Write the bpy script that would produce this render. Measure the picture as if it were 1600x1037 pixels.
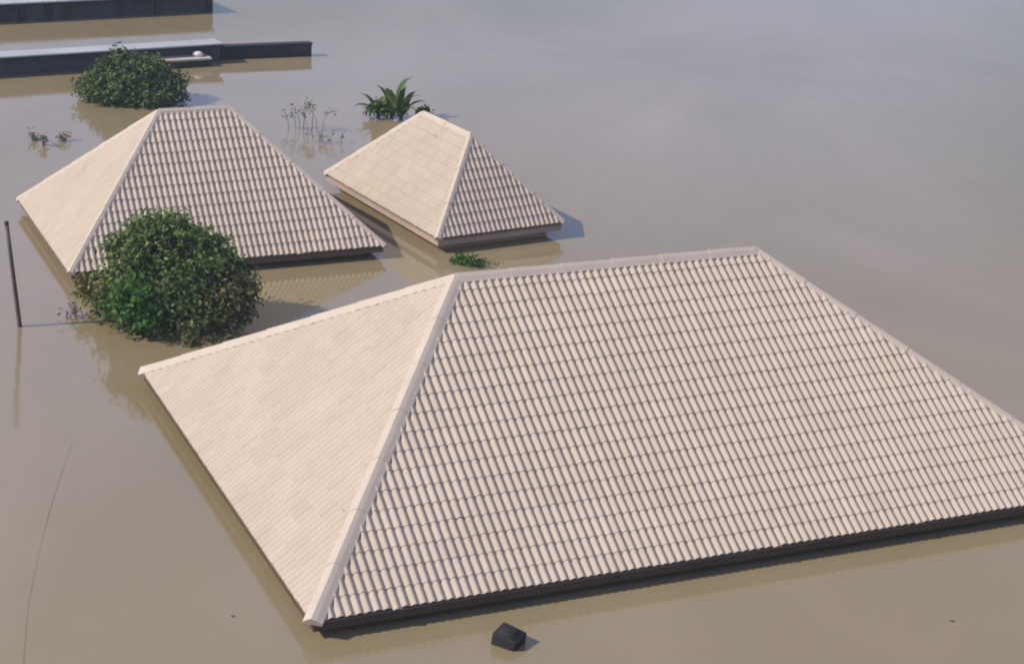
import bpy, bmesh, math, random
import numpy as np
from mathutils import Vector, Matrix

# ------------------------------------------------------------------ camera, sky, sun, exposure
for o in list(bpy.data.objects):
    bpy.data.objects.remove(o, do_unlink=True)
scn = bpy.context.scene
COL = scn.collection
rng = np.random.default_rng(11)
random.seed(5)

PITCH, ROLL = 0.352327, 0.052803
CAM = Vector((0.0, 0.0, 15.32))
cam_d = bpy.data.cameras.new('camera')
cam_d.sensor_width = 36.0
cam_d.lens = 67.5
cam_d.clip_start = 0.5
cam_d.clip_end = 9000.0
cam = bpy.data.objects.new('camera', cam_d)
COL.objects.link(cam)
_s, _c = math.sin(PITCH), math.cos(PITCH)
R0, U0, F0 = Vector((1, 0, 0)), Vector((0, _s, _c)), Vector((0, _c, -_s))
_r, _q = math.cos(ROLL), math.sin(ROLL)
Rv, Uv = _r * R0 + _q * U0, _r * U0 - _q * R0
cam.matrix_world = Matrix(((Rv.x, Uv.x, -F0.x, CAM.x), (Rv.y, Uv.y, -F0.y, CAM.y),
                           (Rv.z, Uv.z, -F0.z, CAM.z), (0, 0, 0, 1)))
scn.camera = cam

SUN_EL = math.radians(38.5)
SUN_AZ = math.radians(198.5)            # direction towards the sun, measured from +X
world = bpy.data.worlds.new('World')
scn.world = world
world.use_nodes = True
wn = world.node_tree.nodes
wn.clear()
sky = wn.new('ShaderNodeTexSky')
sky.sky_type = 'NISHITA'
sky.sun_disc = False
sky.sun_elevation = SUN_EL
sky.sun_rotation = math.radians(90) - SUN_AZ
sky.dust_density = 0.35
sky.air_density = 1.0
sky.ozone_density = 3.0
bg = wn.new('ShaderNodeBackground')
bg.inputs['Strength'].default_value = 0.10
wo = wn.new('ShaderNodeOutputWorld')
wl = world.node_tree.links
# thin broken cloud over the whole sky (the photograph's water mirrors it)
tc = wn.new('ShaderNodeTexCoord')
sx = wn.new('ShaderNodeSeparateXYZ')
wl.new(tc.outputs['Generated'], sx.inputs[0])
zc = wn.new('ShaderNodeMath'); zc.operation = 'MAXIMUM'; zc.inputs[1].default_value = 0.0
wl.new(sx.outputs['Z'], zc.inputs[0])
za = wn.new('ShaderNodeMath'); za.operation = 'ADD'; za.inputs[1].default_value = 0.12
wl.new(zc.outputs[0], za.inputs[0])
vd = wn.new('ShaderNodeVectorMath'); vd.operation = 'DIVIDE'
cz = wn.new('ShaderNodeCombineXYZ')
for k in range(3):
    wl.new(za.outputs[0], cz.inputs[k])
wl.new(tc.outputs['Generated'], vd.inputs[0])
wl.new(cz.outputs[0], vd.inputs[1])
cn = wn.new('ShaderNodeTexNoise')
cn.noise_dimensions = '4D'
cn.inputs['W'].default_value = 0.9
cn.inputs['Scale'].default_value = 0.6
cn.inputs['Detail'].default_value = 4
cn.inputs['Roughness'].default_value = 0.5
wl.new(vd.outputs[0], cn.inputs['Vector'])
cr = wn.new('ShaderNodeMapRange')
cr.interpolation_type = 'SMOOTHSTEP'
for k, v in (('From Min', 0.38), ('From Max', 0.68), ('To Min', 0.0), ('To Max', 0.75)):
    cr.inputs[k].default_value = v
wl.new(cn.outputs['Fac'], cr.inputs['Value'])
cm = wn.new('ShaderNodeMix'); cm.data_type = 'RGBA'
wl.new(cr.outputs[0], cm.inputs[0])
wl.new(sky.outputs[0], cm.inputs[6])
cm.inputs[7].default_value = (6.9, 7.5, 12.0, 1)
wl.new(cm.outputs[2], bg.inputs[0])
world.node_tree.links.new(bg.outputs[0], wo.inputs[0])

sun_d = bpy.data.lights.new('sun', 'SUN')
sun_d.energy = 4.7
sun_d.angle = math.radians(0.55)
sun_d.color = (1.0, 0.92, 0.80)
sun = bpy.data.objects.new('sun', sun_d)
COL.objects.link(sun)
sdir = Vector((math.cos(SUN_AZ) * math.cos(SUN_EL), math.sin(SUN_AZ) * math.cos(SUN_EL), math.sin(SUN_EL)))
sun.rotation_euler = sdir.to_track_quat('Z', 'Y').to_euler()
sun.location = (-40, -5, 40)

scn.view_settings.view_transform = 'Standard'
scn.view_settings.look = 'None'
scn.view_settings.exposure = 0.17
scn.view_settings.gamma = 1.0
scn.view_settings.use_curve_mapping = False
scn.cycles.filter_width = 2.0

# ------------------------------------------------------------------ helpers
def link_mesh(name, mesh, mat=None, parent=None):
    o = bpy.data.objects.new(name, mesh)
    COL.objects.link(o)
    if mat is not None and len(mesh.materials) == 0:
        mesh.materials.append(mat)
    if parent is not None:
        o.parent = parent
    return o

def pyd(name, verts, faces, mat, parent=None, smooth=False):
    me = bpy.data.meshes.new(name)
    me.from_pydata([tuple(v) for v in verts], [], [tuple(f) for f in faces])
    me.update()
    if smooth:
        for p in me.polygons:
            p.use_smooth = True
    return link_mesh(name, me, mat, parent)

def from_bm(name, bm, mat, parent=None, smooth=False):
    me = bpy.data.meshes.new(name)
    bm.normal_update()
    bm.to_mesh(me)
    bm.free()
    if smooth:
        for p in me.polygons:
            p.use_smooth = True
    return link_mesh(name, me, mat, parent)

def tag(o, label=None, cat=None, group=None, kind=None):
    if label: o['label'] = label
    if cat: o['category'] = cat
    if group: o['group'] = group
    if kind: o['kind'] = kind
    return o

def thing(name, loc, label, cat, group=None):
    o = bpy.data.objects.new(name, None)
    o.empty_display_size = 0.3
    o.location = loc
    COL.objects.link(o)
    return tag(o, label, cat, group)

def bm_box(bm, c, ax, ay, az, hx, hy, hz):
    """box centred at c with half sizes along three unit axes"""
    vs = []
    for sx in (-1, 1):
        for sy in (-1, 1):
            for sz in (-1, 1):
                vs.append(bm.verts.new(Vector(c) + ax * (sx * hx) + ay * (sy * hy) + az * (sz * hz)))
    for f in ((0, 1, 3, 2), (4, 6, 7, 5), (0, 4, 5, 1), (2, 3, 7, 6), (0, 2, 6, 4), (1, 5, 7, 3)):
        bm.faces.new([vs[i] for i in f])
    return vs

def bm_tube(bm, pts, radii, n=7):
    rings = []
    for i, p in enumerate(pts):
        p = Vector(p)
        d = (Vector(pts[min(i + 1, len(pts) - 1)]) - Vector(pts[max(i - 1, 0)])).normalized()
        a = d.orthogonal().normalized()
        b = d.cross(a)
        rings.append([bm.verts.new(p + (a * math.cos(2 * math.pi * k / n) + b * math.sin(2 * math.pi * k / n)) * radii[i]) for k in range(n)])
    for i in range(len(rings) - 1):
        for k in range(n):
            bm.faces.new((rings[i][k], rings[i][(k + 1) % n], rings[i + 1][(k + 1) % n], rings[i + 1][k]))
    bm.faces.new(rings[0][::-1])
    bm.faces.new(rings[-1])

# ------------------------------------------------------------------ materials
def nt(name):
    m = bpy.data.materials.new(name)
    m.use_nodes = True
    n = m.node_tree.nodes
    return m, n, m.node_tree.links, n['Principled BSDF']

def noise(n, l, vec, scale, detail=3, rough=0.55):
    t = n.new('ShaderNodeTexNoise')
    t.inputs['Scale'].default_value = scale
    t.inputs['Detail'].default_value = detail
    t.inputs['Roughness'].default_value = rough
    if vec is not None:
        l.new(vec, t.inputs['Vector'])
    return t.outputs['Fac']

def ramp(n, l, fac, stops):
    r = n.new('ShaderNodeValToRGB')
    e = r.color_ramp.elements
    while len(e) < len(stops):
        e.new(0.5)
    for i, (p, c) in enumerate(stops):
        e[i].position = p
        e[i].color = (*c, 1)
    l.new(fac, r.inputs[0])
    return r.outputs[0]

def mix(n, l, fac, a, b, mode='MIX'):
    m = n.new('ShaderNodeMix')
    m.data_type = 'RGBA'
    m.blend_type = mode
    for s, v in ((m.inputs[0], fac), (m.inputs[6], a), (m.inputs[7], b)):
        if hasattr(v, 'links') or hasattr(v, 'is_linked'):
            l.new(v, s)
        elif isinstance(v, tuple):
            s.default_value = (*v, 1)
        else:
            s.default_value = v
    return m.outputs[2]

def pos(n):
    return n.new('ShaderNodeNewGeometry').outputs['Position']

def mat_mottled(name, c0, c1, scale, rough, fine=40.0, fine_amt=0.25, bump=0.0, stain=None, tone=False):
    m, n, l, b = nt(name)
    p = pos(n)
    col = ramp(n, l, noise(n, l, p, scale), [(0.32, c0), (0.68, c1)])
    f = ramp(n, l, noise(n, l, p, fine, 2), [(0.3, (1 - fine_amt,) * 3), (0.7, (1, 1, 1))])
    col = mix(n, l, 1.0, col, f, 'MULTIPLY')
    if stain:
        sf = ramp(n, l, noise(n, l, p, stain[1], 5, 0.65), [(stain[2], (0, 0, 0)), (stain[3], (1, 1, 1))])
        col = mix(n, l, sf, col, stain[0])
    if tone:
        at_ = n.new('ShaderNodeAttribute')
        at_.attribute_name = 'tone'
        col = mix(n, l, 1.0, col, ramp(n, l, at_.outputs['Fac'], [(0.0, (0.935, 0.925, 0.915)), (0.5, (1, 1, 1)), (1.0, (1.05, 1.045, 1.045))]), 'MULTIPLY')
    l.new(col, b.inputs['Base Color'])
    b.inputs['Roughness'].default_value = rough
    if bump:
        bp = n.new('ShaderNodeBump')
        bp.inputs['Strength'].default_value = bump
        bp.inputs['Distance'].default_value = 0.01
        l.new(noise(n, l, p, fine, 3), bp.inputs['Height'])
        l.new(bp.outputs[0], b.inputs['Normal'])
    return m

M_TILE = mat_mottled('stone_coated_tile', (0.45, 0.370, 0.294), (0.485, 0.40, 0.32), 0.9, 0.85, 55, 0.16, 0.25,
                     ((0.42, 0.335, 0.26), 3.5, 0.55, 0.9), tone=True)
M_CAP = mat_mottled('stone_coated_cap', (0.45, 0.372, 0.305), (0.49, 0.41, 0.34), 1.5, 0.8, 55, 0.15, 0.2)
M_DECK = mat_mottled('roof_deck', (0.16, 0.12, 0.09), (0.2, 0.15, 0.11), 2, 0.9)
M_FASCIA_DK = mat_mottled('dark_fascia', (0.06, 0.032, 0.014), (0.085, 0.048, 0.022), 1.6, 0.7, 20, 0.3)
M_FASCIA_MID = mat_mottled('brown_fascia', (0.12, 0.082, 0.056), (0.16, 0.112, 0.08), 1.5, 0.75, 20, 0.25)
M_FASCIA_LT = mat_mottled('pale_fascia', (0.34, 0.25, 0.19), (0.42, 0.31, 0.24), 1.4, 0.75, 20, 0.25)
M_SOFFIT = mat_mottled('soffit', (0.16, 0.11, 0.07), (0.22, 0.16, 0.1), 2, 0.8)
M_WALL = mat_mottled('ochre_wall', (0.40, 0.28, 0.13), (0.46, 0.34, 0.18), 1.2, 0.9, 18, 0.2, 0.2,
                     ((0.2, 0.14, 0.08), 1.4, 0.5, 0.75))
M_BARK = mat_mottled('bark', (0.07, 0.05, 0.035), (0.12, 0.09, 0.06), 6, 0.9, 40, 0.4, 0.5)
M_TWIG = mat_mottled('grey_twig', (0.16, 0.14, 0.125), (0.25, 0.215, 0.2), 6, 0.9)
M_POLE = mat_mottled('weathered_pole', (0.06, 0.05, 0.045), (0.11, 0.092, 0.08), 5, 0.8, 40, 0.4, 0.3)
M_BOX = mat_mottled('black_plastic', (0.006, 0.006, 0.006), (0.011, 0.011, 0.011), 4, 0.85, 40, 0.3)
M_FARWALL = mat_mottled('grey_green_wall', (0.045, 0.052, 0.052), (0.085, 0.092, 0.09), 0.5, 0.85, 8, 0.4)
M_FARPOST = mat_mottled('dark_post', (0.018, 0.018, 0.022), (0.03, 0.03, 0.034), 1, 0.8)
M_DARKWALL = mat_mottled('dark_mossy_wall', (0.022, 0.028, 0.02), (0.045, 0.052, 0.042), 0.6, 0.9, 8, 0.4)
M_SHEET = mat_mottled('pale_sheet_roof', (0.33, 0.355, 0.35), (0.42, 0.44, 0.43), 0.4, 0.55, 6, 0.15)
M_SLAB = mat_mottled('pale_pink_slab', (0.48, 0.41, 0.36), (0.56, 0.48, 0.43), 1, 0.8)
M_CABLE = mat_mottled('muddy_cable', (0.18, 0.146, 0.09), (0.215, 0.17, 0.11), 2, 0.7)
M_DEBRIS = mat_mottled('wet_debris', (0.06, 0.045, 0.04), (0.1, 0.08, 0.07), 9, 0.7)

def mat_leaf(name, dark, lightc, trans=0.25, rough=0.5):
    m, n, l, b = nt(name)
    at = n.new('ShaderNodeAttribute')
    at.attribute_name = 'tone'
    col = ramp(n, l, at.outputs['Fac'], [(0.0, dark), (1.0, lightc)])
    l.new(col, b.inputs['Base Color'])
    b.inputs['Roughness'].default_value = rough
    b.inputs['Specular IOR Level'].default_value = 0.2
    tr = n.new('ShaderNodeBsdfTranslucent')
    l.new(col, tr.inputs['Color'])
    mx = n.new('ShaderNodeMixShader')
    mx.inputs[0].default_value = trans
    l.new(b.outputs[0], mx.inputs[1])
    l.new(tr.outputs[0], mx.inputs[2])
    l.new(mx.outputs[0], n['Material Output'].inputs['Surface'])
    return m

M_LEAF = mat_leaf('dark_green_leaf', (0.036, 0.07, 0.018), (0.17, 0.25, 0.06))
M_LEAF_FAR = mat_leaf('deep_green_leaf', (0.032, 0.06, 0.02), (0.13, 0.19, 0.055))
M_LEAF_BRIGHT = mat_leaf('bright_green_leaf', (0.03, 0.085, 0.012), (0.075, 0.18, 0.025))
M_LEAF_OLIVE = mat_leaf('olive_leaf', (0.05, 0.055, 0.022), (0.13, 0.13, 0.045))
M_LEAF_YELLOW = mat_leaf('yellow_olive_leaf', (0.10, 0.095, 0.03), (0.24, 0.21, 0.07))
M_LEAF_GREY = mat_leaf('grey_stem_leaf', (0.10, 0.10, 0.075), (0.19, 0.19, 0.13))

# water: opaque brown flood water with a mirror-like surface
def mat_water():
    m, n, l, b = nt('flood_water')
    p = pos(n)
    mp = n.new('ShaderNodeMapping')
    mp.inputs['Scale'].default_value = (1.0, 0.55, 1.0)
    mp.inputs['Rotation'].default_value = (0, 0, 0.35)
    l.new(p, mp.inputs['Vector'])
    v = mp.outputs[0]
    silt = noise(n, l, v, 0.09, 5, 0.6)
    silt.node.inputs['Distortion'].default_value = 0.8
    col = ramp(n, l, silt, [(0.3, (0.198, 0.156, 0.084)), (0.5, (0.226, 0.178, 0.102)), (0.7, (0.272, 0.207, 0.134))])
    l.new(col, b.inputs['Base Color'])
    b.inputs['IOR'].default_value = 1.45
    rr = n.new('ShaderNodeMapRange')
    rr.inputs['From Min'].default_value = 0.35
    rr.inputs['From Max'].default_value = 0.65
    rr.inputs['To Min'].default_value = 0.05
    rr.inputs['To Max'].default_value = 0.11
    l.new(noise(n, l, v, 0.13, 3), rr.inputs['Value'])
    l.new(rr.outputs[0], b.inputs['Roughness'])
    h1 = noise(n, l, v, 1.1, 2)
    h2 = noise(n, l, v, 4.5, 2)
    ad = n.new('ShaderNodeMath')
    ad.operation = 'MULTIPLY_ADD'
    l.new(h2, ad.inputs[0])
    ad.inputs[1].default_value = 0.16
    l.new(h1, ad.inputs[2])
    bp = n.new('ShaderNodeBump')
    bp.inputs['Strength'].default_value = 0.22
    bp.inputs['Distance'].default_value = 0.03
    l.new(ad.outputs[0], bp.inputs['Height'])
    l.new(bp.outputs[0], b.inputs['Normal'])
    return m

W = 4000.0
water = pyd('water', [(-W, -W, 0), (W, -W, 0), (W, W, 0), (-W, W, 0)], [(0, 1, 2, 3)], mat_water())
tag(water, 'still brown flood water reflecting a pale grey blue sky', None, None, 'structure')

# ------------------------------------------------------------------ hip roofed houses
def tile_profile(x, p, amp):
    u = x / p
    pk = 0.45
    u = 0.5 * u / pk if u < pk else 0.5 + 0.5 * (u - pk) / (1 - pk)
    return amp * (0.5 - 0.5 * math.cos(2 * math.pi * u))

def tile_geo(p, row, amp, step, nseg=6):
    """one pressed roof tile in face space: x along the eave, y up the slope, z out"""
    ov = 0.02
    V, F = [], []
    for yy, zz in ((row + ov, 0.0), (0.0, step), (0.0, step), (0.0, -0.003)):
        for i in range(nseg + 1):
            x = p * i / nseg
            V.append((x, yy, tile_profile(x, p, amp) * (1.0 if zz >= 0 else 0.85) + zz))
    k = nseg + 1
    for r in (0, 2):
        for i in range(nseg):
            F.append((r * k + i, (r + 1) * k + i, (r + 1) * k + i + 1, r * k + i + 1))
    return V, F

def cap_pieces(P0, P1, n1, n2, parent, name, seg=1.15, wid=0.165, base=0.045):
    """overlapping angled caps along a hip or ridge from P0 to P1 (local coordinates of parent)"""
    e = (P1 - P0)
    L = e.length
    e.normalize()
    def wing(n):
        w = e.cross(n)
        w.normalize()
        if w.z > 0: w = -w
        return w
    w1, w2 = wing(n1), wing(n2)
    up = (n1 + n2).normalized()
    k = max(1, round(L / seg))
    for i in range(k):
        a, b = L * i / k, L * (i + 1) / k + (0.03 if i < k - 1 else 0.0)
        bm = bmesh.new()
        rings = []
        for t, lift in ((a, 0.012), (b, 0.0)):
            o = P0 + e * t
            lift += random.uniform(-0.002, 0.002)
            prof = [o + w1 * wid + n1 * (base - 0.05), o + w1 * wid + n1 * (base + lift), o + w1 * 0.05 + n1 * (base + 0.025 + lift),
                    o + up * (base + 0.036 + lift),
                    o + w2 * 0.05 + n2 * (base + 0.025 + lift), o + w2 * wid + n2 * (base + lift), o + w2 * wid + n2 * (base - 0.05)]
            rings.append([bm.verts.new(q) for q in prof])
        for j in range(6):
            bm.faces.new((rings[0][j], rings[0][j + 1], rings[1][j + 1], rings[1][j]))
        bm.faces.new(rings[0][::-1])
        bm.faces.new(rings[1])
        bmesh.ops.recalc_face_normals(bm, faces=bm.faces)
        from_bm(name, bm, M_CAP, parent)

def house(pts, label, group, tile_w, tile_row, fascia_mat, fascia_h, fascia_col_label=None, overhang=0.5, amp=0.048, cap_w=0.12, step=0.02):
    A, B, C, D, R1, R2 = [Vector(pts[k]) for k in ('A', 'B', 'C', 'D', 'R1', 'R2')]
    cen = (A + B + C + D) / 4
    base = Vector((cen.x, cen.y, 0.0))
    t = thing('house', base, label, 'house', group)
    A, B, C, D, R1, R2 = [q - base for q in (A, B, C, D, R1, R2)]
    long_front = pts['front_is_trapezoid']
    dz = Vector((0, 0, -0.05))
    V = [A, B, D, C, R1, R2]
    # faces as (eave start, eave end, polygon)
    if long_front:
        faces = [(A, C, [A, C, R2, R1]), (C, D, [C, D, R2]), (D, B, [D, B, R1, R2]), (B, A, [B, A, R1])]
    else:
        faces = [(A, C, [A, C, R1]), (C, D, [C, D, R2, R1]), (D, B, [D, B, R2]), (B, A, [B, A, R1, R2])]
    # deck (closed solid under the tiles)
    bm = bmesh.new()
    idx = {}
    def v(q):
        key = tuple(round(c, 4) for c in q)
        if key not in idx:
            idx[key] = bm.verts.new(q + dz)
        return idx[key]
    for _, _, poly in faces:
        bm.faces.new([v(q) for q in poly])
    bm.faces.new([v(q) for q in (A, B, D, C)])
    bmesh.ops.recalc_face_normals(bm, faces=bm.faces)
    roof = from_bm('roof', bm, M_DECK, t)
    normals = []
    for a, b, poly in faces:
        n = (poly[1] - poly[0]).cross(poly[2] - poly[0]).normalized()
        if n.z < 0: n = -n
        normals.append(n)
    # tiles
    tV, tF = tile_geo(tile_w, tile_row, amp, step)
    units = []
    for k in range(7):
        unit = bpy.data.meshes.new('roof_tile')
        unit.from_pydata(tV, [], tF)
        unit.materials.append(M_TILE)
        for p in unit.polygons:
            p.use_smooth = p.index < 6
        ta = unit.attributes.new('tone', 'FLOAT', 'FACE')
        ta.data.foreach_set('value', np.full(len(tF), k / 6, dtype=np.float32))
        units.append(unit)
    cand = []
    allp = []
    for fi, (a, b, poly) in enumerate(faces):
        ex = (b - a).normalized()
        n = normals[fi]
        ey = n.cross(ex).normalized()
        if ey.z < 0: ey = -ey
        L = (b - a).length
        p2 = [((q - a).dot(ex), (q - a).dot(ey)) for q in poly]
        H = max(q[1] for q in p2)
        rowh = tile_row
        nr = math.ceil(H / rowh)
        nc = math.ceil(L / tile_w)
        x0 = (L - nc * tile_w) / 2
        def inside(x, y, m=0.0):
            s = 0
            for i in range(len(p2)):
                q, r = p2[i], p2[(i + 1) % len(p2)]
                d = (r[0] - q[0]) * (y - q[1]) - (r[1] - q[1]) * (x - q[0])
                ln = math.hypot(r[0] - q[0], r[1] - q[1])
                if d / ln < m: return False
            return True
        orient = sum((p2[i][0] * p2[(i + 1) % len(p2)][1] - p2[(i + 1) % len(p2)][0] * p2[i][1]) for i in range(len(p2)))
        if orient < 0:
            p2 = p2[::-1]
        for r in range(nr):
            for c in range(nc):
                x, y = x0 + c * tile_w, r * rowh
                corners = [(x, y), (x + tile_w, y), (x, y + rowh), (x + tile_w, y + rowh)]
                ins = [inside(*q) for q in corners]
                if not any(ins) and not inside(x + tile_w / 2, y + rowh / 2):
                    continue
                jit = random.gauss(0, 0.0007)
                slip = -random.uniform(0.01, 0.035) if random.random() < 0.012 else random.gauss(0, 0.003)
                o = a + ex * x + ey * (y + slip) + n * jit
                whole = all(inside(q[0], q[1], -1e-4) for q in corners) 
                dist = (base + o - CAM)
                area = abs(n.dot(dist.normalized())) / dist.length_squared
                facing = n.dot(dist) < 0
                rec = (fi, o, ex, ey, n, whole, area if facing else 0)
                if whole and facing:
                    cand.append((area, len(allp)))
                allp.append(rec)
    cand.sort(reverse=True)
    single = set(i for _, i in cand[:300])
    bm_all = bmesh.new()
    bm_all.faces.layers.float.new('tone')
    for fi, (a, b, poly) in enumerate(faces):
        bm = bmesh.new()
        lay = bm.faces.layers.float.new('tone')
        for i, rec in enumerate(allp):
            if rec[0] != fi or i in single: continue
            _, o, ex, ey, n, whole, _a = rec
            tn = min(1, max(0, random.gauss(0.5, 0.2)))
            vs = [bm.verts.new(o + ex * x + ey * y + n * z) for x, y, z in tV]
            for k, f in enumerate(tF):
                fc = bm.faces.new([vs[j] for j in f])
                fc.smooth = k < 6
                fc[lay] = tn
        # cut along hips / ridge: planes through the polygon's non-eave edges, vertical-ish bisectors
        for i in range(1, len(poly)):
            q, r = poly[i], poly[(i + 1) % len(poly)]
            ed = (r - q).normalized()
            pn = ed.cross(normals[fi]).normalized()
            cg = sum((Vector(z) for z in poly), Vector()) / len(poly)
            if pn.dot(cg - q) > 0: pn = -pn
            bmesh.ops.bisect_plane(bm, geom=bm.verts[:] + bm.edges[:] + bm.faces[:], dist=1e-5,
                                   plane_co=q, plane_no=pn, clear_outer=True)
        me = bpy.data.meshes.new('tmp')
        bm.to_mesh(me); bm.free()
        bm_all.from_mesh(me)
        bpy.data.meshes.remove(me)
    st = from_bm('roof_tiles', bm_all, M_TILE, roof)
    st['kind'] = 'stuff'
    for i in sorted(single):
        _, o, ex, ey, n, whole, _a = allp[i]
        ob = link_mesh('roof_tile', units[min(6, max(0, round(random.gauss(3, 1.25))))], None, roof)
        ob.matrix_local = Matrix(((ex.x, ey.x, n.x, o.x), (ex.y, ey.y, n.y, o.y), (ex.z, ey.z, n.z, o.z), (0, 0, 0, 1)))
    # caps
    def fn(*pair):
        for i, (a, b, poly) in enumerate(faces):
            if all(any((q - z).length < 1e-4 for z in poly) for q in pair):
                yield normals[i]
    for P, Q, nm in ((A, R1, 'hip_cap'), (B, R1 if long_front else R2, 'hip_cap'), (C, R2 if long_front else R1, 'hip_cap'), (D, R2, 'hip_cap'), (R1, R2, 'ridge_cap')):
        ns = list(fn(P, Q))
        cap_pieces(P, Q, ns[0], ns[1], roof, nm, wid=cap_w * (0.7 if P in (C, D) else 1.0), base=amp * (0.5 if P in (C, D) else 0.8 if cap_w > 0.15 else 0.55))
    # eave boards, soffit, walls
    exu = (C - A).normalized(); eyu = (B - A).normalized(); ez = Vector((0, 0, 1))
    z_e = A.z
    L, Wd = (C - A).length, (B - A).length
    ins = 0.035
    for (P, Q, inn) in ((A, C, eyu), (C, D, -exu), (D, B, -eyu), (B, A, exu)):
        d = (Q - P).normalized()
        m = (P + Q) / 2 + inn * (ins + 0.0125)
        m.z = z_e - 0.02 - fascia_h / 2
        ln = (Q - P).length / 2 - ins - (0.027 if abs(d.dot(exu)) > 0.9 else 0.0)
        b2 = bmesh.new()
        bm_box(b2, m, d, inn, ez, ln, 0.0125, fascia_h / 2)
        bmesh.ops.recalc_face_normals(b2, faces=b2.faces)
        from_bm('fascia_board', b2, fascia_mat, roof)
    zs = z_e - 0.02 - fascia_h + 0.03
    b2 = bmesh.new()
    cc = (A + D) / 2; cc.z = zs
    bm_box(b2, cc, exu, eyu, ez, L / 2 - 0.08, Wd / 2 - 0.08, 0.008)
    bmesh.ops.recalc_face_normals(b2, faces=b2.faces)
    from_bm('soffit', b2, M_SOFFIT, t)
    hx, hy = L / 2 - overhang, Wd / 2 - overhang
    top, bot = zs - 0.012, -2.2
    for ax_, ay_, h1, h2 in ((exu, eyu, hx, hy), (eyu, exu, hy, hx)):
        for s in (-1, 1):
            b2 = bmesh.new()
            m = cc + ay_ * (s * (h2 - 0.1)); m.z = (top + bot) / 2
            bm_box(b2, m, ax_, ay_, ez, h1 - (0.2 if ax_ is eyu else 0), 0.1, (top - bot) / 2)
            bmesh.ops.recalc_face_normals(b2, faces=b2.faces)
            from_bm('wall', b2, M_WALL, t)
    return t, roof

def lift(pts, z):
    """scale about the lens so the eaves stand at height z (same view, true size)"""
    s = (CAM.z - z) / (CAM.z - pts['A'][2])
    out = {}
    for k, q in pts.items():
        if isinstance(q, bool): continue
        out[k] = CAM + (Vector(q) - CAM) * s
    return out

P1 = dict(A=(-2.928, 26.983, .32), B=(-7.683, 37.275, .32), C=(11.797, 33.785, .32), D=(7.042, 44.078, .32), R1=(-1.103, 34.07, 3.826), R2=(4.779, 36.787, 3.826))
P2 = dict(A=(-10.591, 43.221, .32), B=(-13.322, 49.017, .32), C=(-3.345, 46.634, .32), D=(-6.076, 52.431, .32), R1=(-9.23, 47.404, 3.33), R2=(-7.567, 48.187, 3.33))
P3 = dict(A=(-2.035, 47.163, .42), B=(-5.545, 52.77, .42), C=(1.224, 49.203, .42), D=(-2.285, 54.81, .42), R1=(-1.361, 49.71, 2.537), R2=(-2.766, 51.956, 2.537))
P1['front_is_trapezoid'] = True
P2['front_is_trapezoid'] = True
P3['front_is_trapezoid'] = False
G = 'flooded houses with hip roofs'
P1 = lift(P1, 0.34)
P1['front_is_trapezoid'] = True
house1, roof1 = house(P1, 'largest flooded house nearest the camera, long hip roof with dark brown eave boards', G, 0.1586, 0.3712, M_FASCIA_DK, 0.18, overhang=0.6, amp=0.047, cap_w=0.17, step=0.016)
house(P2, 'flooded house at left with short ridge, its eave behind the large green bush', G, 0.15, 0.315, M_FASCIA_MID, 0.15, overhang=0.42)
house(P3, 'smallest flooded house, narrow hip roof with pale ridge beyond the large roof', G, 0.15, 0.30, M_FASCIA_LT, 0.2, overhang=0.32)

# ------------------------------------------------------------------ low drowned buildings at the upper left
def poly_prism(bm, ring, z0, z1):
    lo = [bm.verts.new((x, y, z0)) for x, y in ring]
    hi = [bm.verts.new((x, y, z1)) for x, y in ring]
    n = len(ring)
    for i in range(n):
        bm.faces.new((lo[i], lo[(i + 1) % n], hi[(i + 1) % n], hi[i]))
    bm.faces.new(lo[::-1]); bm.faces.new(hi)
    bmesh.ops.recalc_face_normals(bm, faces=bm.faces)

def strip_box(p0, p1, off0, off1, z0, z1, name, mat, parent, org):
    """box along the line p0-p1, from off0 to off1 behind it"""
    p0, p1 = Vector((*p0, 0)), Vector((*p1, 0))
    d = (p1 - p0).normalized()
    b = Vector((-d.y, d.x, 0))
    ring = [p0 + b * off0, p1 + b * off0, p1 + b * off1, p0 + b * off1]
    bm = bmesh.new()
    poly_prism(bm, [((q - org).x, (q - org).y) for q in ring], z0, z1)
    return from_bm(name, bm, mat, parent)

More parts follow.
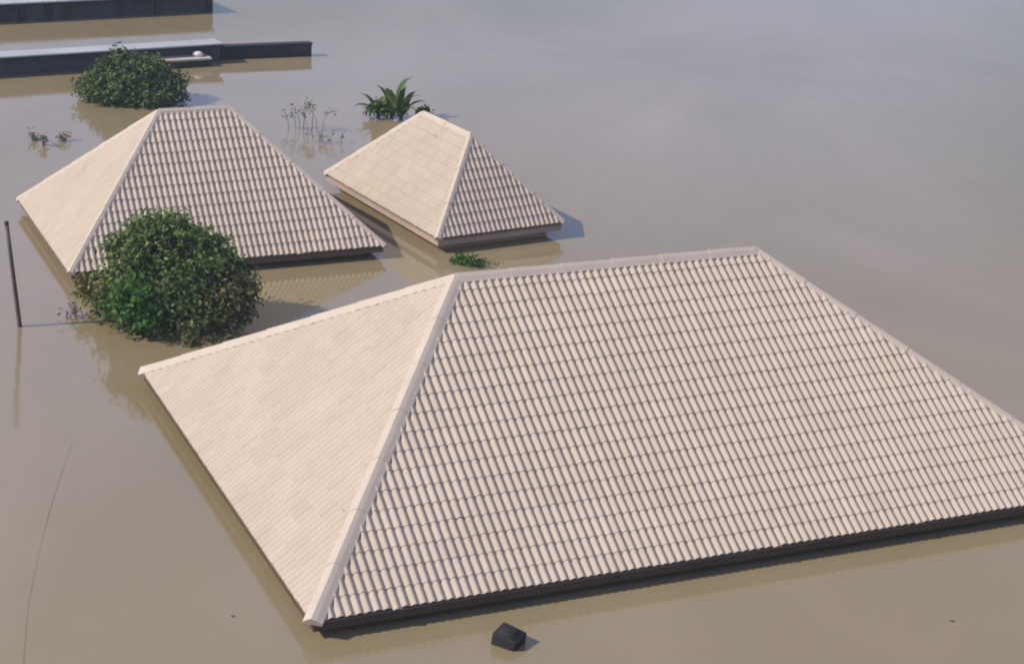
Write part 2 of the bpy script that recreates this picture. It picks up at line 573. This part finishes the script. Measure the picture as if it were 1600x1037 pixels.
# building 1: pillared facade, cut by the top of the frame
a, b = Vector((-26.5, 69.43, 0)), Vector((-12.86, 77.31, 0))
d = (b - a).normalized(); bk = Vector((-d.y, d.x, 0)); Lb = (b - a).length
t = thing('long_building', a, 'long drowned building in the top left corner, grey wall panels between dark posts', 'building', 'drowned long buildings')
at = lambda s: (a.x + d.x * s, a.y + d.y * s)
strip_box(at(0), at(Lb), 0.1, 6.0, -2, 0.62, 'wall', M_FARWALL, t, a)
for s in (1.0, 2.6, 4.4, 6.2, 7.95, 9.0, 9.75, 11.9, 13.4, 15.6):
    if s < Lb: strip_box(at(s), at(s + 0.22), 0.0, 0.095, -2, 0.60, 'post', M_FARPOST, t, a)
strip_box(at(-0.3), at(Lb + 0.02), -0.16, 0.12, 0.625, 0.72, 'eave_board', M_FARPOST, t, a)
def mono_roof(a, d, bk, s0, s1, y0, y1, z0, z1, th, parent, mat=M_SHEET, ribs=True):
    bm = bmesh.new()
    q = [d * s0 + bk * y0, d * s1 + bk * y0, d * s1 + bk * y1, d * s0 + bk * y1]
    zz = [z0, z0, z1, z1]
    lo = [bm.verts.new((v.x, v.y, z)) for v, z in zip(q, zz)]
    hi = [bm.verts.new((v.x, v.y, z + th)) for v, z in zip(q, zz)]
    for i in range(4):
        bm.faces.new((lo[i], lo[(i + 1) % 4], hi[(i + 1) % 4], hi[i]))
    bm.faces.new(lo[::-1]); bm.faces.new(hi)
    bmesh.ops.recalc_face_normals(bm, faces=bm.faces)
    r = from_bm('roof', bm, mat, parent)
    if ribs:
        bm = bmesh.new()
        s = s0 + 0.3
        sl = (bk * (y1 - y0) + Vector((0, 0, z1 - z0)))
        ln = sl.length; sl.normalize()
        up = d.cross(sl); up = up if up.z > 0 else -up
        while s < s1 - 0.1:
            c = d * s + bk * ((y0 + y1) / 2) + Vector((0, 0, (z0 + z1) / 2 + th + 0.012))
            bm_box(bm, c, d, sl, up, 0.02, ln / 2 - 0.01, 0.014)
            s += 0.55
        bmesh.ops.recalc_face_normals(bm, faces=bm.faces)
        rb = from_bm('roof_rib', bm, mat, r)
        rb['kind'] = 'stuff'
    return r
mono_roof(a, d, bk, -0.3, Lb + 0.05, -0.22, 6.3, 0.725, 0.45, 0.05, t)

# building 2: dark wall with a pale sheet roof
a, b = Vector((-24.5, 60.34, 0)), Vector((-11.02, 68.26, 0))
d = (b - a).normalized(); bk = Vector((-d.y, d.x, 0)); Lb = (b - a).length
at = lambda s: (a.x + d.x * s, a.y + d.y * s)
t = thing('long_building', a, 'long drowned building behind the far bush, dark wall under a thin pale roof edge', 'building', 'drowned long buildings')
strip_box(at(0), at(Lb), 0.1, 0.7, -2, 0.58, 'wall', M_FARWALL, t, a)
strip_box(at(-0.3), at(Lb + 0.02), -0.12, 0.12, 0.585, 0.66, 'eave_board', M_FARPOST, t, a)
mono_roof(a, d, bk, -0.3, Lb + 0.05, -0.2, 0.75, 0.665, 0.64, 0.05, t, ribs=False)

# dark wall running on to the right
a, b = Vector((-11.1, 69.4, 0)), Vector((-7.94, 70.02, 0))
a = Vector((-11.4, 68.45, 0))
d = (b - a).normalized(); bk = Vector((-d.y, d.x, 0)); Lb = (b - a).length
at = lambda s: (a.x + d.x * s, a.y + d.y * s)
t = thing('boundary_wall', a, 'low dark mossy boundary wall at the end of the pale roofed building', 'wall')
strip_box(at(0), at(Lb), 0, 0.3, -2, 0.44, 'wall_body', M_DARKWALL, t, a)
strip_box(at(-0.03), at(Lb + 0.03), -0.03, 0.33, 0.445, 0.50, 'coping', M_FARPOST, t, a)

# pale porch slab in front of building 2, right of the bush
a, b = Vector((-13.3, 66.25, 0)), Vector((-11.2, 67.45, 0))
d = (b - a).normalized(); bk = Vector((-d.y, d.x, 0)); Lb = (b - a).length
at = lambda s: (a.x + d.x * s, a.y + d.y * s)
t = thing('porch', a, 'low porch with a pale pinkish slab top beside the far bush', 'porch')
strip_box(at(0.05), at(Lb - 0.05), 0.06, 0.9, -2, 0.24, 'porch_wall', M_DARKWALL, t, a)
strip_box(at(0), at(Lb), 0, 0.95, 0.245, 0.31, 'slab', M_SLAB, t, a)
bm = bmesh.new()
bmesh.ops.create_icosphere(bm, subdivisions=2, radius=0.14)
for v in bm.verts:
    k = 1 + 0.3 * math.sin(9 * v.co.x + 5 * v.co.z) * math.cos(7 * v.co.y)
    v.co = Vector((v.co.x * 1.5 * k, v.co.y * k, v.co.z * 0.75 * k))
    q = d * (Lb - 0.45) + bk * 0.4
    v.co += Vector((q.x, q.y, 0)) + Vector((0, 0, 0.38))
sk = from_bm('white_bundle', bm, mat_mottled('white_cloth', (0.66, 0.62, 0.6), (0.78, 0.74, 0.72), 5, 0.9, 30, 0.2), None, True)
for v in sk.data.vertices: v.co.z += 0.0
sk.location = a
tag(sk, 'small white bundle lying on the end of the pale porch slab', 'bundle')

# ------------------------------------------------------------------ vegetation
def leaves_mesh(name, centers, normals, sizes, aspect, tones, mat, parent, droop=0.25):
    """leaf blades: bent diamonds of 2 x 2 triangles"""
    n = len(centers)
    c = np.asarray(centers); nn = np.asarray(normals)
    nn = nn / np.maximum(np.linalg.norm(nn, axis=1, keepdims=True), 1e-6)
    rv = rng.normal(size=(n, 3))
    t = np.cross(nn, rv); t /= np.maximum(np.linalg.norm(t, axis=1, keepdims=True), 1e-6)
    s = np.cross(nn, t)
    L = np.asarray(sizes)[:, None]
    Wd = L * aspect
    v0 = c - t * L * 0.5
    v1 = c + s * Wd * 0.5 - t * L * 0.05
    v2 = c + t * L * 0.5 - nn * L * droop
    v3 = c - s * Wd * 0.5 - t * L * 0.05
    V = np.stack([v0, v1, v2, v3], 1).reshape(-1, 3)
    me = bpy.data.meshes.new(name)
    me.vertices.add(4 * n); me.vertices.foreach_set('co', V.ravel())
    F = np.arange(4 * n).reshape(n, 4)
    # two triangles sharing the midrib v0-v2
    tri = np.concatenate([F[:, [0, 1, 2]], F[:, [0, 2, 3]]], 1).reshape(-1)
    me.loops.add(len(tri)); me.loops.foreach_set('vertex_index', tri.astype(np.int32))
    m = 2 * n
    me.polygons.add(m)
    me.polygons.foreach_set('loop_start', (np.arange(m) * 3).astype(np.int32))
    me.update(calc_edges=True)
    at_ = me.attributes.new('tone', 'FLOAT', 'FACE')
    at_.data.foreach_set('value', np.repeat(np.asarray(tones, dtype=np.float32), 2))
    me.validate()
    return link_mesh(name, me, mat, parent)

def crown_points(lobes, nclump, nleaf, spread, zmin=0.02, inner=0.55, shoots=0):
    C, N, T = [], [], []
    vol = np.array([l[3] * l[4] + l[4] * l[5] + l[3] * l[5] for l in lobes])
    pick = rng.choice(len(lobes), size=nclump, p=vol / vol.sum())
    for k in pick:
        cx, cy, cz, rx, ry, rz = lobes[k]
        dv = rng.normal(size=3); dv /= np.linalg.norm(dv)
        if dv[2] < -0.35: dv[2] *= -0.6
        rad = inner + (1.06 - inner) * rng.random() ** 0.45
        cc = np.array([cx, cy, cz]) + dv * np.array([rx, ry, rz]) * rad
        tone = np.clip(rng.normal(0.42, 0.32), 0, 1)
        m = max(4, int(nleaf * rng.uniform(0.6, 1.4)))
        pts = cc + rng.normal(size=(m, 3)) * spread * rng.uniform(0.6, 1.25) * np.array([1, 1, 0.8])
        nr = dv * 0.7 + np.array([0, 0, 0.45]) + rng.normal(size=(m, 3)) * 0.55
        C.append(pts); N.append(nr); T.append(np.clip(tone + rng.normal(size=m) * 0.13, 0, 1))
    # loose shoots standing out of the outline
    for k in range(shoots):
        cx, cy, cz, rx, ry, rz = lobes[rng.choice(len(lobes), p=vol / vol.sum())]
        dv = rng.normal(size=3); dv /= np.linalg.norm(dv); dv[2] = abs(dv[2])
        R = np.array([rx, ry, rz])
        m = 9
        u = np.linspace(0.92, 1.0 + 0.28 * rng.uniform(0.4, 1.3) / max(rx, 0.5), m)[:, None]
        C.append(np.array([cx, cy, cz]) + dv * R * u + rng.normal(size=(m, 3)) * 0.045)
        N.append(dv * 0.3 + np.array([0, 0, 0.5]) + rng.normal(size=(m, 3)) * 0.7)
        T.append(np.clip(rng.normal(0.65, 0.2, m), 0, 1))
    C, N, T = np.concatenate(C), np.concatenate(N), np.concatenate(T)
    ok = C[:, 2] > zmin
    return C[ok], N[ok], T[ok]

def trunk_mesh(parent, h, spread, nlimb, r0, base=-1.2, name='trunk'):
    bm = bmesh.new()
    bm_tube(bm, [(0, 0, base), (0.05, 0.02, 0), (0.02, 0.06, h * 0.45)], [r0, r0 * 0.85, r0 * 0.55])
    for k in range(nlimb):
        an = 2 * math.pi * k / nlimb + random.uniform(-.3, .3)
        z0 = random.uniform(-0.15, h * 0.35)
        e = spread * random.uniform(0.55, 0.9)
        bm_tube(bm, [(0.02, 0.02, z0), (math.cos(an) * e * .45, math.sin(an) * e * .45, z0 + h * .28),
                     (math.cos(an) * e, math.sin(an) * e, z0 + h * random.uniform(.42, .62))], [r0 * .5, r0 * .34, r0 * .1], 6)
    bmesh.ops.recalc_face_normals(bm, faces=bm.faces)
    return from_bm(name, bm, M_BARK, parent, True)

def bush(name, loc, label, lobes, nclump, nleaf, spread, size, mat, h, sp, r0=0.1, cat='bush', group=None, inner=0.55, aspect=0.5, nlimb=7):
    t = thing(name, loc, label, cat, group)
    trunk_mesh(t, h, sp, nlimb, r0)
    C, N, T = crown_points(lobes, nclump, nleaf, spread, inner=inner, shoots=nclump // 5)
    sz = size * rng.uniform(0.65, 1.35, len(C))
    leaves_mesh('crown', C, N, sz, aspect, T, mat, t)
    return t

# large green bush in front of the left house
bush('bush', (-7.85, 41.35, 0), 'large dark green bush rising from the water between two roofs',
     [(0.0, 0.0, 0.8, 1.2, 1.05, 1.1), (-0.75, 0.0, 1.35, 0.68, 0.7, 0.66), (0.75, 0.1, 1.3, 0.75, 0.75, 0.62), (-0.15, 0.1, 1.95, 0.62, 0.6, 0.46),
      (-1.05, -0.3, 0.3, 0.6, 0.7, 0.6), (1.2, -0.1, 0.4, 0.7, 0.8, 0.65), (-0.55, -0.75, 0.2, 0.5, 0.4, 0.5), (0.2, -0.8, 0.35, 0.95, 0.6, 0.75), (-0.5, 0.1, 2.2, 0.3, 0.3, 0.22), (0.5, 0.0, 1.9, 0.36, 0.35, 0.3), (1.25, 0.1, 1.1, 0.4, 0.4, 0.36),
      (-1.2, 0.0, 1.55, 0.34, 0.3, 0.3), (-0.75, 0.1, 1.95, 0.36, 0.35, 0.3), (0.1, 0.1, 2.3, 0.22, 0.2, 0.16), (1.05, 0.2, 1.75, 0.24, 0.24, 0.2), (-1.45, 0.1, 0.9, 0.22, 0.24, 0.26)],
     540, 25, 0.135, 0.13, M_LEAF, 2.3, 1.3, 0.12, group='bushes standing in the flood')
# bright green low growth at its front left
bush('bush', (-8.35, 40.2, 0), 'bright green low bush at the front foot of the large bush', [(0, 0, 0.45, 0.5, 0.4, 0.55), (0.35, -0.05, 0.3, 0.4, 0.35, 0.4), (-0.1, 0.1, 0.85, 0.35, 0.3, 0.35)],
     90, 24, 0.11, 0.13, M_LEAF_BRIGHT, 0.8, 0.4, 0.04, group='bushes standing in the flood', nlimb=5)
bush('bush', (-6.5, 40.85, 0), 'olive green bush leaning right against the large bush, nearest the big roof', [(0, 0, 0.55, 0.55, 0.5, 0.62), (-0.3, -0.2, 0.4, 0.5, 0.4, 0.5), (0.2, 0.3, 0.85, 0.45, 0.4, 0.45)],
     130, 24, 0.12, 0.13, M_LEAF_OLIVE, 0.9, 0.5, 0.05, group='bushes standing in the flood', nlimb=5)
bush('bush', (-9.7, 41.75, 0), 'small yellowish bush left of the large bush under the house corner', [(0, 0, 0.3, 0.36, 0.32, 0.36), (0.3, -0.1, 0.3, 0.32, 0.3, 0.32), (-0.2, 0.05, 0.5, 0.22, 0.2, 0.2)],
     50, 18, 0.10, 0.12, M_LEAF_YELLOW, 0.5, 0.3, 0.03, group='bushes standing in the flood', inner=0.3, nlimb=5)
bush('bush', (-6.95, 39.75, 0), 'low straggly olive brush in the water before the large bush', [(0, 0, 0.08, 0.75, 0.22, 0.16), (0.5, 0.05, 0.1, 0.4, 0.2, 0.18)],
     18, 12, 0.09, 0.11, M_LEAF_OLIVE, 0.2, 0.4, 0.02, group='bushes standing in the flood', inner=0.2, nlimb=5)
# far bush
bush('bush', (-12.9, 61.9, 0), 'broad dark bush in front of the low far building with a tip poking up', 
     [(0, 0, 0.5, 1.2, 1.0, 0.85), (-0.95, 0, 0.25, 0.75, 0.8, 0.72), (1.0, 0, 0.25, 0.75, 0.8, 0.72), (-0.35, 0.1, 1.05, 0.6, 0.6, 0.42), (0.5, 0.1, 1.0, 0.65, 0.6, 0.4), (-0.5, 0.1, 1.5, 0.14, 0.14, 0.26),
      (-0.4, -0.6, 0.2, 0.8, 0.6, 0.5), (0.6, -0.6, 0.2, 0.8, 0.6, 0.5), (0.85, 0.1, 0.85, 0.35, 0.35, 0.3), (-0.95, 0.1, 0.8, 0.3, 0.3, 0.28)],
     640, 24, 0.13, 0.14, M_LEAF_FAR, 1.5, 1.2, 0.1, group='bushes standing in the flood')

# broad leaved plant behind the small house: each blade a part
def blade(parent, base, az, lean, length, width, mat, tone, curve=0.38):
    d = Vector((math.cos(az), math.sin(az), 0))
    s = Vector((-math.sin(az), math.cos(az), 0))
    V, F = [], []
    n = 5
    for i in range(n + 1):
        u = i / n
        ang = lean + curve * u * u
        c = Vector(base) + d * (math.sin(ang) * length * u) + Vector((0, 0, math.cos(ang) * length * u))
        w = width * (math.sin(math.pi * min(1, 0.12 + 0.88 * u)) ** 0.7) * 0.5 if i < n else 0.004
        fold = Vector((0, 0, w * 0.35))
        V += [c - s * w + fold, c, c + s * w + fold]
    for i in range(n):
        k = 3 * i
        F += [(k, k + 1, k + 4, k + 3), (k + 1, k + 2, k + 5, k + 4)]
    me = bpy.data.meshes.new('leaf')
    me.from_pydata([tuple(v) for v in V], [], F)
    at_ = me.attributes.new('tone', 'FLOAT', 'FACE')
    at_.data.foreach_set('value', np.full(len(F), tone, dtype=np.float32))
    return link_mesh('leaf', me, mat, parent)

t = thing('banana_plant', (-4.3, 61.3, 0), 'broad leaved plant with upright blades behind the smallest house', 'plant')
bm = bmesh.new()
for q in ((0, 0), (-0.45, 0.1), (0.3, 0.05)):
    bm_tube(bm, [(q[0], q[1], -0.8), (q[0], q[1], 0.2), (q[0] + .03, q[1], 0.45)], [0.07, 0.06, 0.03], 7)
bmesh.ops.recalc_face_normals(bm, faces=bm.faces)
from_bm('stem', bm, M_BARK, t, True)
for (x, az, ln, L, w) in ((0.1, 0.2, 0.02, 1.42, 0.4), (0.2, 1.2, 0.1, 1.25, 0.34), (-0.05, 2.8, 0.15, 1.05, 0.32), (0.0, 4.4, 0.1, 1.2, 0.36), (0.2, -0.4, 0.45, 1.1, 0.26), (0.3, 0.2, 0.7, 1.0, 0.25), (-0.5, 2.9, 0.35, 0.85, 0.3),
                          (-0.45, -1.8, 0.5, 0.8, 0.28), (-0.45, 0.3, 0.3, 0.8, 0.26), (-0.5, 3.4, 0.95, 0.8, 0.26), (0.0, -1.4, 0.6, 0.85, 0.28), (0.1, -2.2, 0.85, 0.8, 0.26), (0.35, -1.0, 0.75, 0.9, 0.28), (0.35, 1.0, 0.4, 1.0, 0.26), (-0.2, 1.8, 0.7, 0.9, 0.26)):
    blade(t, (x, random.uniform(-.08, .08), random.uniform(0.05, 0.2)), az, ln, L, w, M_LEAF, random.uniform(0.1, 0.6))
C, N, T = crown_points([(-0.5, 0, 0.25, 0.34, 0.3, 0.32), (0.15, 0, 0.2, 0.42, 0.3, 0.25)], 40, 15, 0.09)
leaves_mesh('undergrowth', C, N, 0.15 * rng.uniform(.7, 1.3, len(C)), 0.5, T, M_LEAF, t)

bush('shrub', (-3.3, 61.75, 0), 'small dark shrub just showing over the smallest house ridge', [(0, 0, 0.12, 0.24, 0.2, 0.15)], 15, 14, 0.08, 0.12, M_LEAF_FAR, 0.3, 0.25, 0.03, cat='shrub', nlimb=4)
# floating weed behind the big ridge
t = thing('weed_tuft', (-1.1, 46.45, 0), 'small green weed tuft floating behind the big roof ridge', 'weeds')
for k in range(26):
    blade(t, (random.gauss(0, .24), random.gauss(0, .16), -0.02), random.uniform(0, 6.28), random.uniform(.3, 1.0), random.uniform(.18, .36), .06, M_LEAF_YELLOW if k % 2 else M_LEAF_BRIGHT, random.random())

C, N, T = crown_points([(0, 0, 0.05, 0.42, 0.28, 0.16), (-0.2, 0, 0.05, 0.3, 0.25, 0.2)], 30, 14, 0.07)
leaves_mesh('foliage', C, N, 0.1 * rng.uniform(.7, 1.3, len(C)), .5, T, M_LEAF_BRIGHT, t)

# sparse drowned twigs
def twigs(loc, label, stems, h, sp, lf, rad=0.02, group='bare twigs poking out of the water'):
    t = thing('twig_plant', loc, label, 'twigs', group)
    tips = []
    for k in range(stems):
        bm = bmesh.new()
        an = random.uniform(0, 6.28); x, y = random.gauss(0, sp * .6), random.gauss(0, sp * .4)
        hh = h * random.uniform(.45, 1.0)
        p = [(x, y, -.4), (x + math.cos(an) * hh * .12, y + math.sin(an) * hh * .12, hh * .5), (x + math.cos(an) * hh * .4, y + math.sin(an) * hh * .4, hh)]
        bm_tube(bm, p, [rad, rad * .8, rad * .3], 5)
        for j in range(2):
            u = random.uniform(.35, .8)
            q = Vector(p[1]).lerp(Vector(p[2]), u)
            e = q + Vector((random.gauss(0, .18), random.gauss(0, .18), random.uniform(.05, .25))) * hh
            bm_tube(bm, [q, (q + e) / 2 + Vector((0, 0, .02)), e], [rad * .6, rad * .4, rad * .2], 4)
            tips.append(e)
        tips.append(Vector(p[2]))
        bmesh.ops.recalc_face_normals(bm, faces=bm.faces)
        from_bm('twig', bm, M_TWIG, t, True)
    if lf:
        C = np.concatenate([np.array(q) + rng.normal(size=(lf, 3)) * 0.07 for q in tips])
        C[:, 2] = np.maximum(C[:, 2], 0.03)
        leaves_mesh('foliage', C, rng.normal(size=(len(C), 3)) + np.array([0, 0, .6]), 0.11 * rng.uniform(.7, 1.3, len(C)), .45, rng.random(len(C)), M_LEAF_GREY, t)
twigs((-6.85, 59.2, 0), 'sparse grey twigs standing between the left house and the smallest house', 9, 0.95, 0.45, 4, 0.014)
twigs((-6.3, 57.6, 0), 'faint low twigs barely above water behind the gap between two roofs', 7, 0.3, 0.55, 2, 0.014)
twigs((-14.75, 56.2, 0), 'leftmost tiny dark twig clump in open water above the left house', 4, 0.22, 0.16, 5)
twigs((-14.3, 55.7, 0), 'middle tiny dark twig clump in open water above the left house', 3, 0.28, 0.06, 6)
twigs((-13.85, 56.3, 0), 'rightmost tiny dark twig clump in open water above the left house', 4, 0.2, 0.14, 5)
twigs((-10.15, 41.2, 0), 'thin low twigs in the water between the leaning pole and the bushes', 5, 0.22, 0.2, 3)

# ------------------------------------------------------------------ pole, box, cable, debris
t = thing('utility_pole', (-11.05, 40.33, 0), 'slim dark leaning pole standing in the water at the left edge', 'pole')
bm = bmesh.new()
top = Vector((-0.2, 0.0, 2.44))
bm_tube(bm, [(0.12, 0, -1.5), (0, 0, 0), top * 0.5, top], [0.056, 0.052, 0.047, 0.042], 10)
bmesh.ops.recalc_face_normals(bm, faces=bm.faces)
from_bm('shaft', bm, M_POLE, t, True)
bm = bmesh.new()
ax = top.normalized()
bm_tube(bm, [top - ax * 0.06, top + ax * 0.015], [0.05, 0.048], 10)
bmesh.ops.recalc_face_normals(bm, faces=bm.faces)
from_bm('cap', bm, M_FARPOST, t)

t = thing('floating_box', (0.2, 27.22, -0.02), 'black plastic box floating half sunk in front of the big roof', 'box')
bm = bmesh.new()
rot = Matrix.Rotation(math.radians(-28), 3, 'Z') @ Matrix.Rotation(math.radians(9), 3, 'Y') @ Matrix.Rotation(math.radians(6), 3, 'X')
axs = [rot @ Vector(q) for q in ((1, 0, 0), (0, 1, 0), (0, 0, 1))]
bm_box(bm, (0, 0, 0.02), *axs, 0.22, 0.19, 0.22)
bmesh.ops.recalc_face_normals(bm, faces=bm.faces)
bmesh.ops.bevel(bm, geom=bm.edges[:], offset=0.03, segments=3, affect='EDGES', profile=0.5)
from_bm('body', bm, M_BOX, t, True)
bm = bmesh.new()
bm_box(bm, axs[2] * 0.20 + Vector((0, 0, 0.02)), *axs, 0.19, 0.16, 0.025)
bmesh.ops.recalc_face_normals(bm, faces=bm.faces)
bmesh.ops.bevel(bm, geom=bm.edges[:], offset=0.02, segments=2, affect='EDGES')
from_bm('lid', bm, M_BOX, t, True)

bm = bmesh.new()
cp = [(-8.5, 36.6), (-8.46, 35.8), (-8.42, 34.2), (-8.3, 32.69), (-8.1, 31.0), (-7.93, 29.55), (-7.6, 27.6), (-7.24, 25.77), (-6.9, 24.0), (-6.6, 22.5)]
pts3 = [(x + 8.5 + 0.02 * math.sin(3 * i), y - 36.6, -0.046 + 0.002 * math.sin(2.1 * i)) for i, (x, y) in enumerate(cp)]
bm_tube(bm, pts3, [0.01, 0.03] + [0.05] * (len(pts3) - 2), 8)
bmesh.ops.recalc_face_normals(bm, faces=bm.faces)
o = from_bm('cable', bm, M_CABLE, None, True)
o.location = (-8.5, 36.6, 0)
tag(o, 'thin muddy cable drifting at the water surface at lower left', 'cable')

def debris(loc, label, sc):
    bm = bmesh.new()
    bmesh.ops.create_icosphere(bm, subdivisions=1, radius=sc)
    for v in bm.verts:
        v.co = Vector((v.co.x * random.uniform(.8, 1.5), v.co.y * random.uniform(.6, 1.2), v.co.z * random.uniform(.2, .5)))
    o = from_bm('driftwood', bm, M_DEBRIS, None)
    o.location = loc
    tag(o, label, 'debris', 'scraps floating on the flood')
debris((-4.28, 27.62, 0.0), 'tiny dark scrap floating left of the big roof corner', 0.04)
debris((7.64, 28.75, 0.0), 'tiny dark scrap floating at lower right before the eave', 0.045)

# ------------------------------------------------------------------ thin blue haze of the humid air
hm = bpy.data.materials.new('haze_air')
hm.use_nodes = True
hn = hm.node_tree.nodes
hn.clear()
pv = hn.new('ShaderNodeVolumePrincipled')
pv.inputs['Color'].default_value = (0.70, 0.80, 0.97, 1)
pv.inputs['Density'].default_value = 0.0006
ho = hn.new('ShaderNodeOutputMaterial')
hm.node_tree.links.new(pv.outputs[0], ho.inputs['Volume'])
bm = bmesh.new()
HX = 4100.0
poly_prism(bm, [(-HX, -HX), (HX, -HX), (HX, HX), (-HX, HX)], -3.5, 17.5)
hz = from_bm('haze', bm, hm, None)
hz['kind'] = 'stuff'
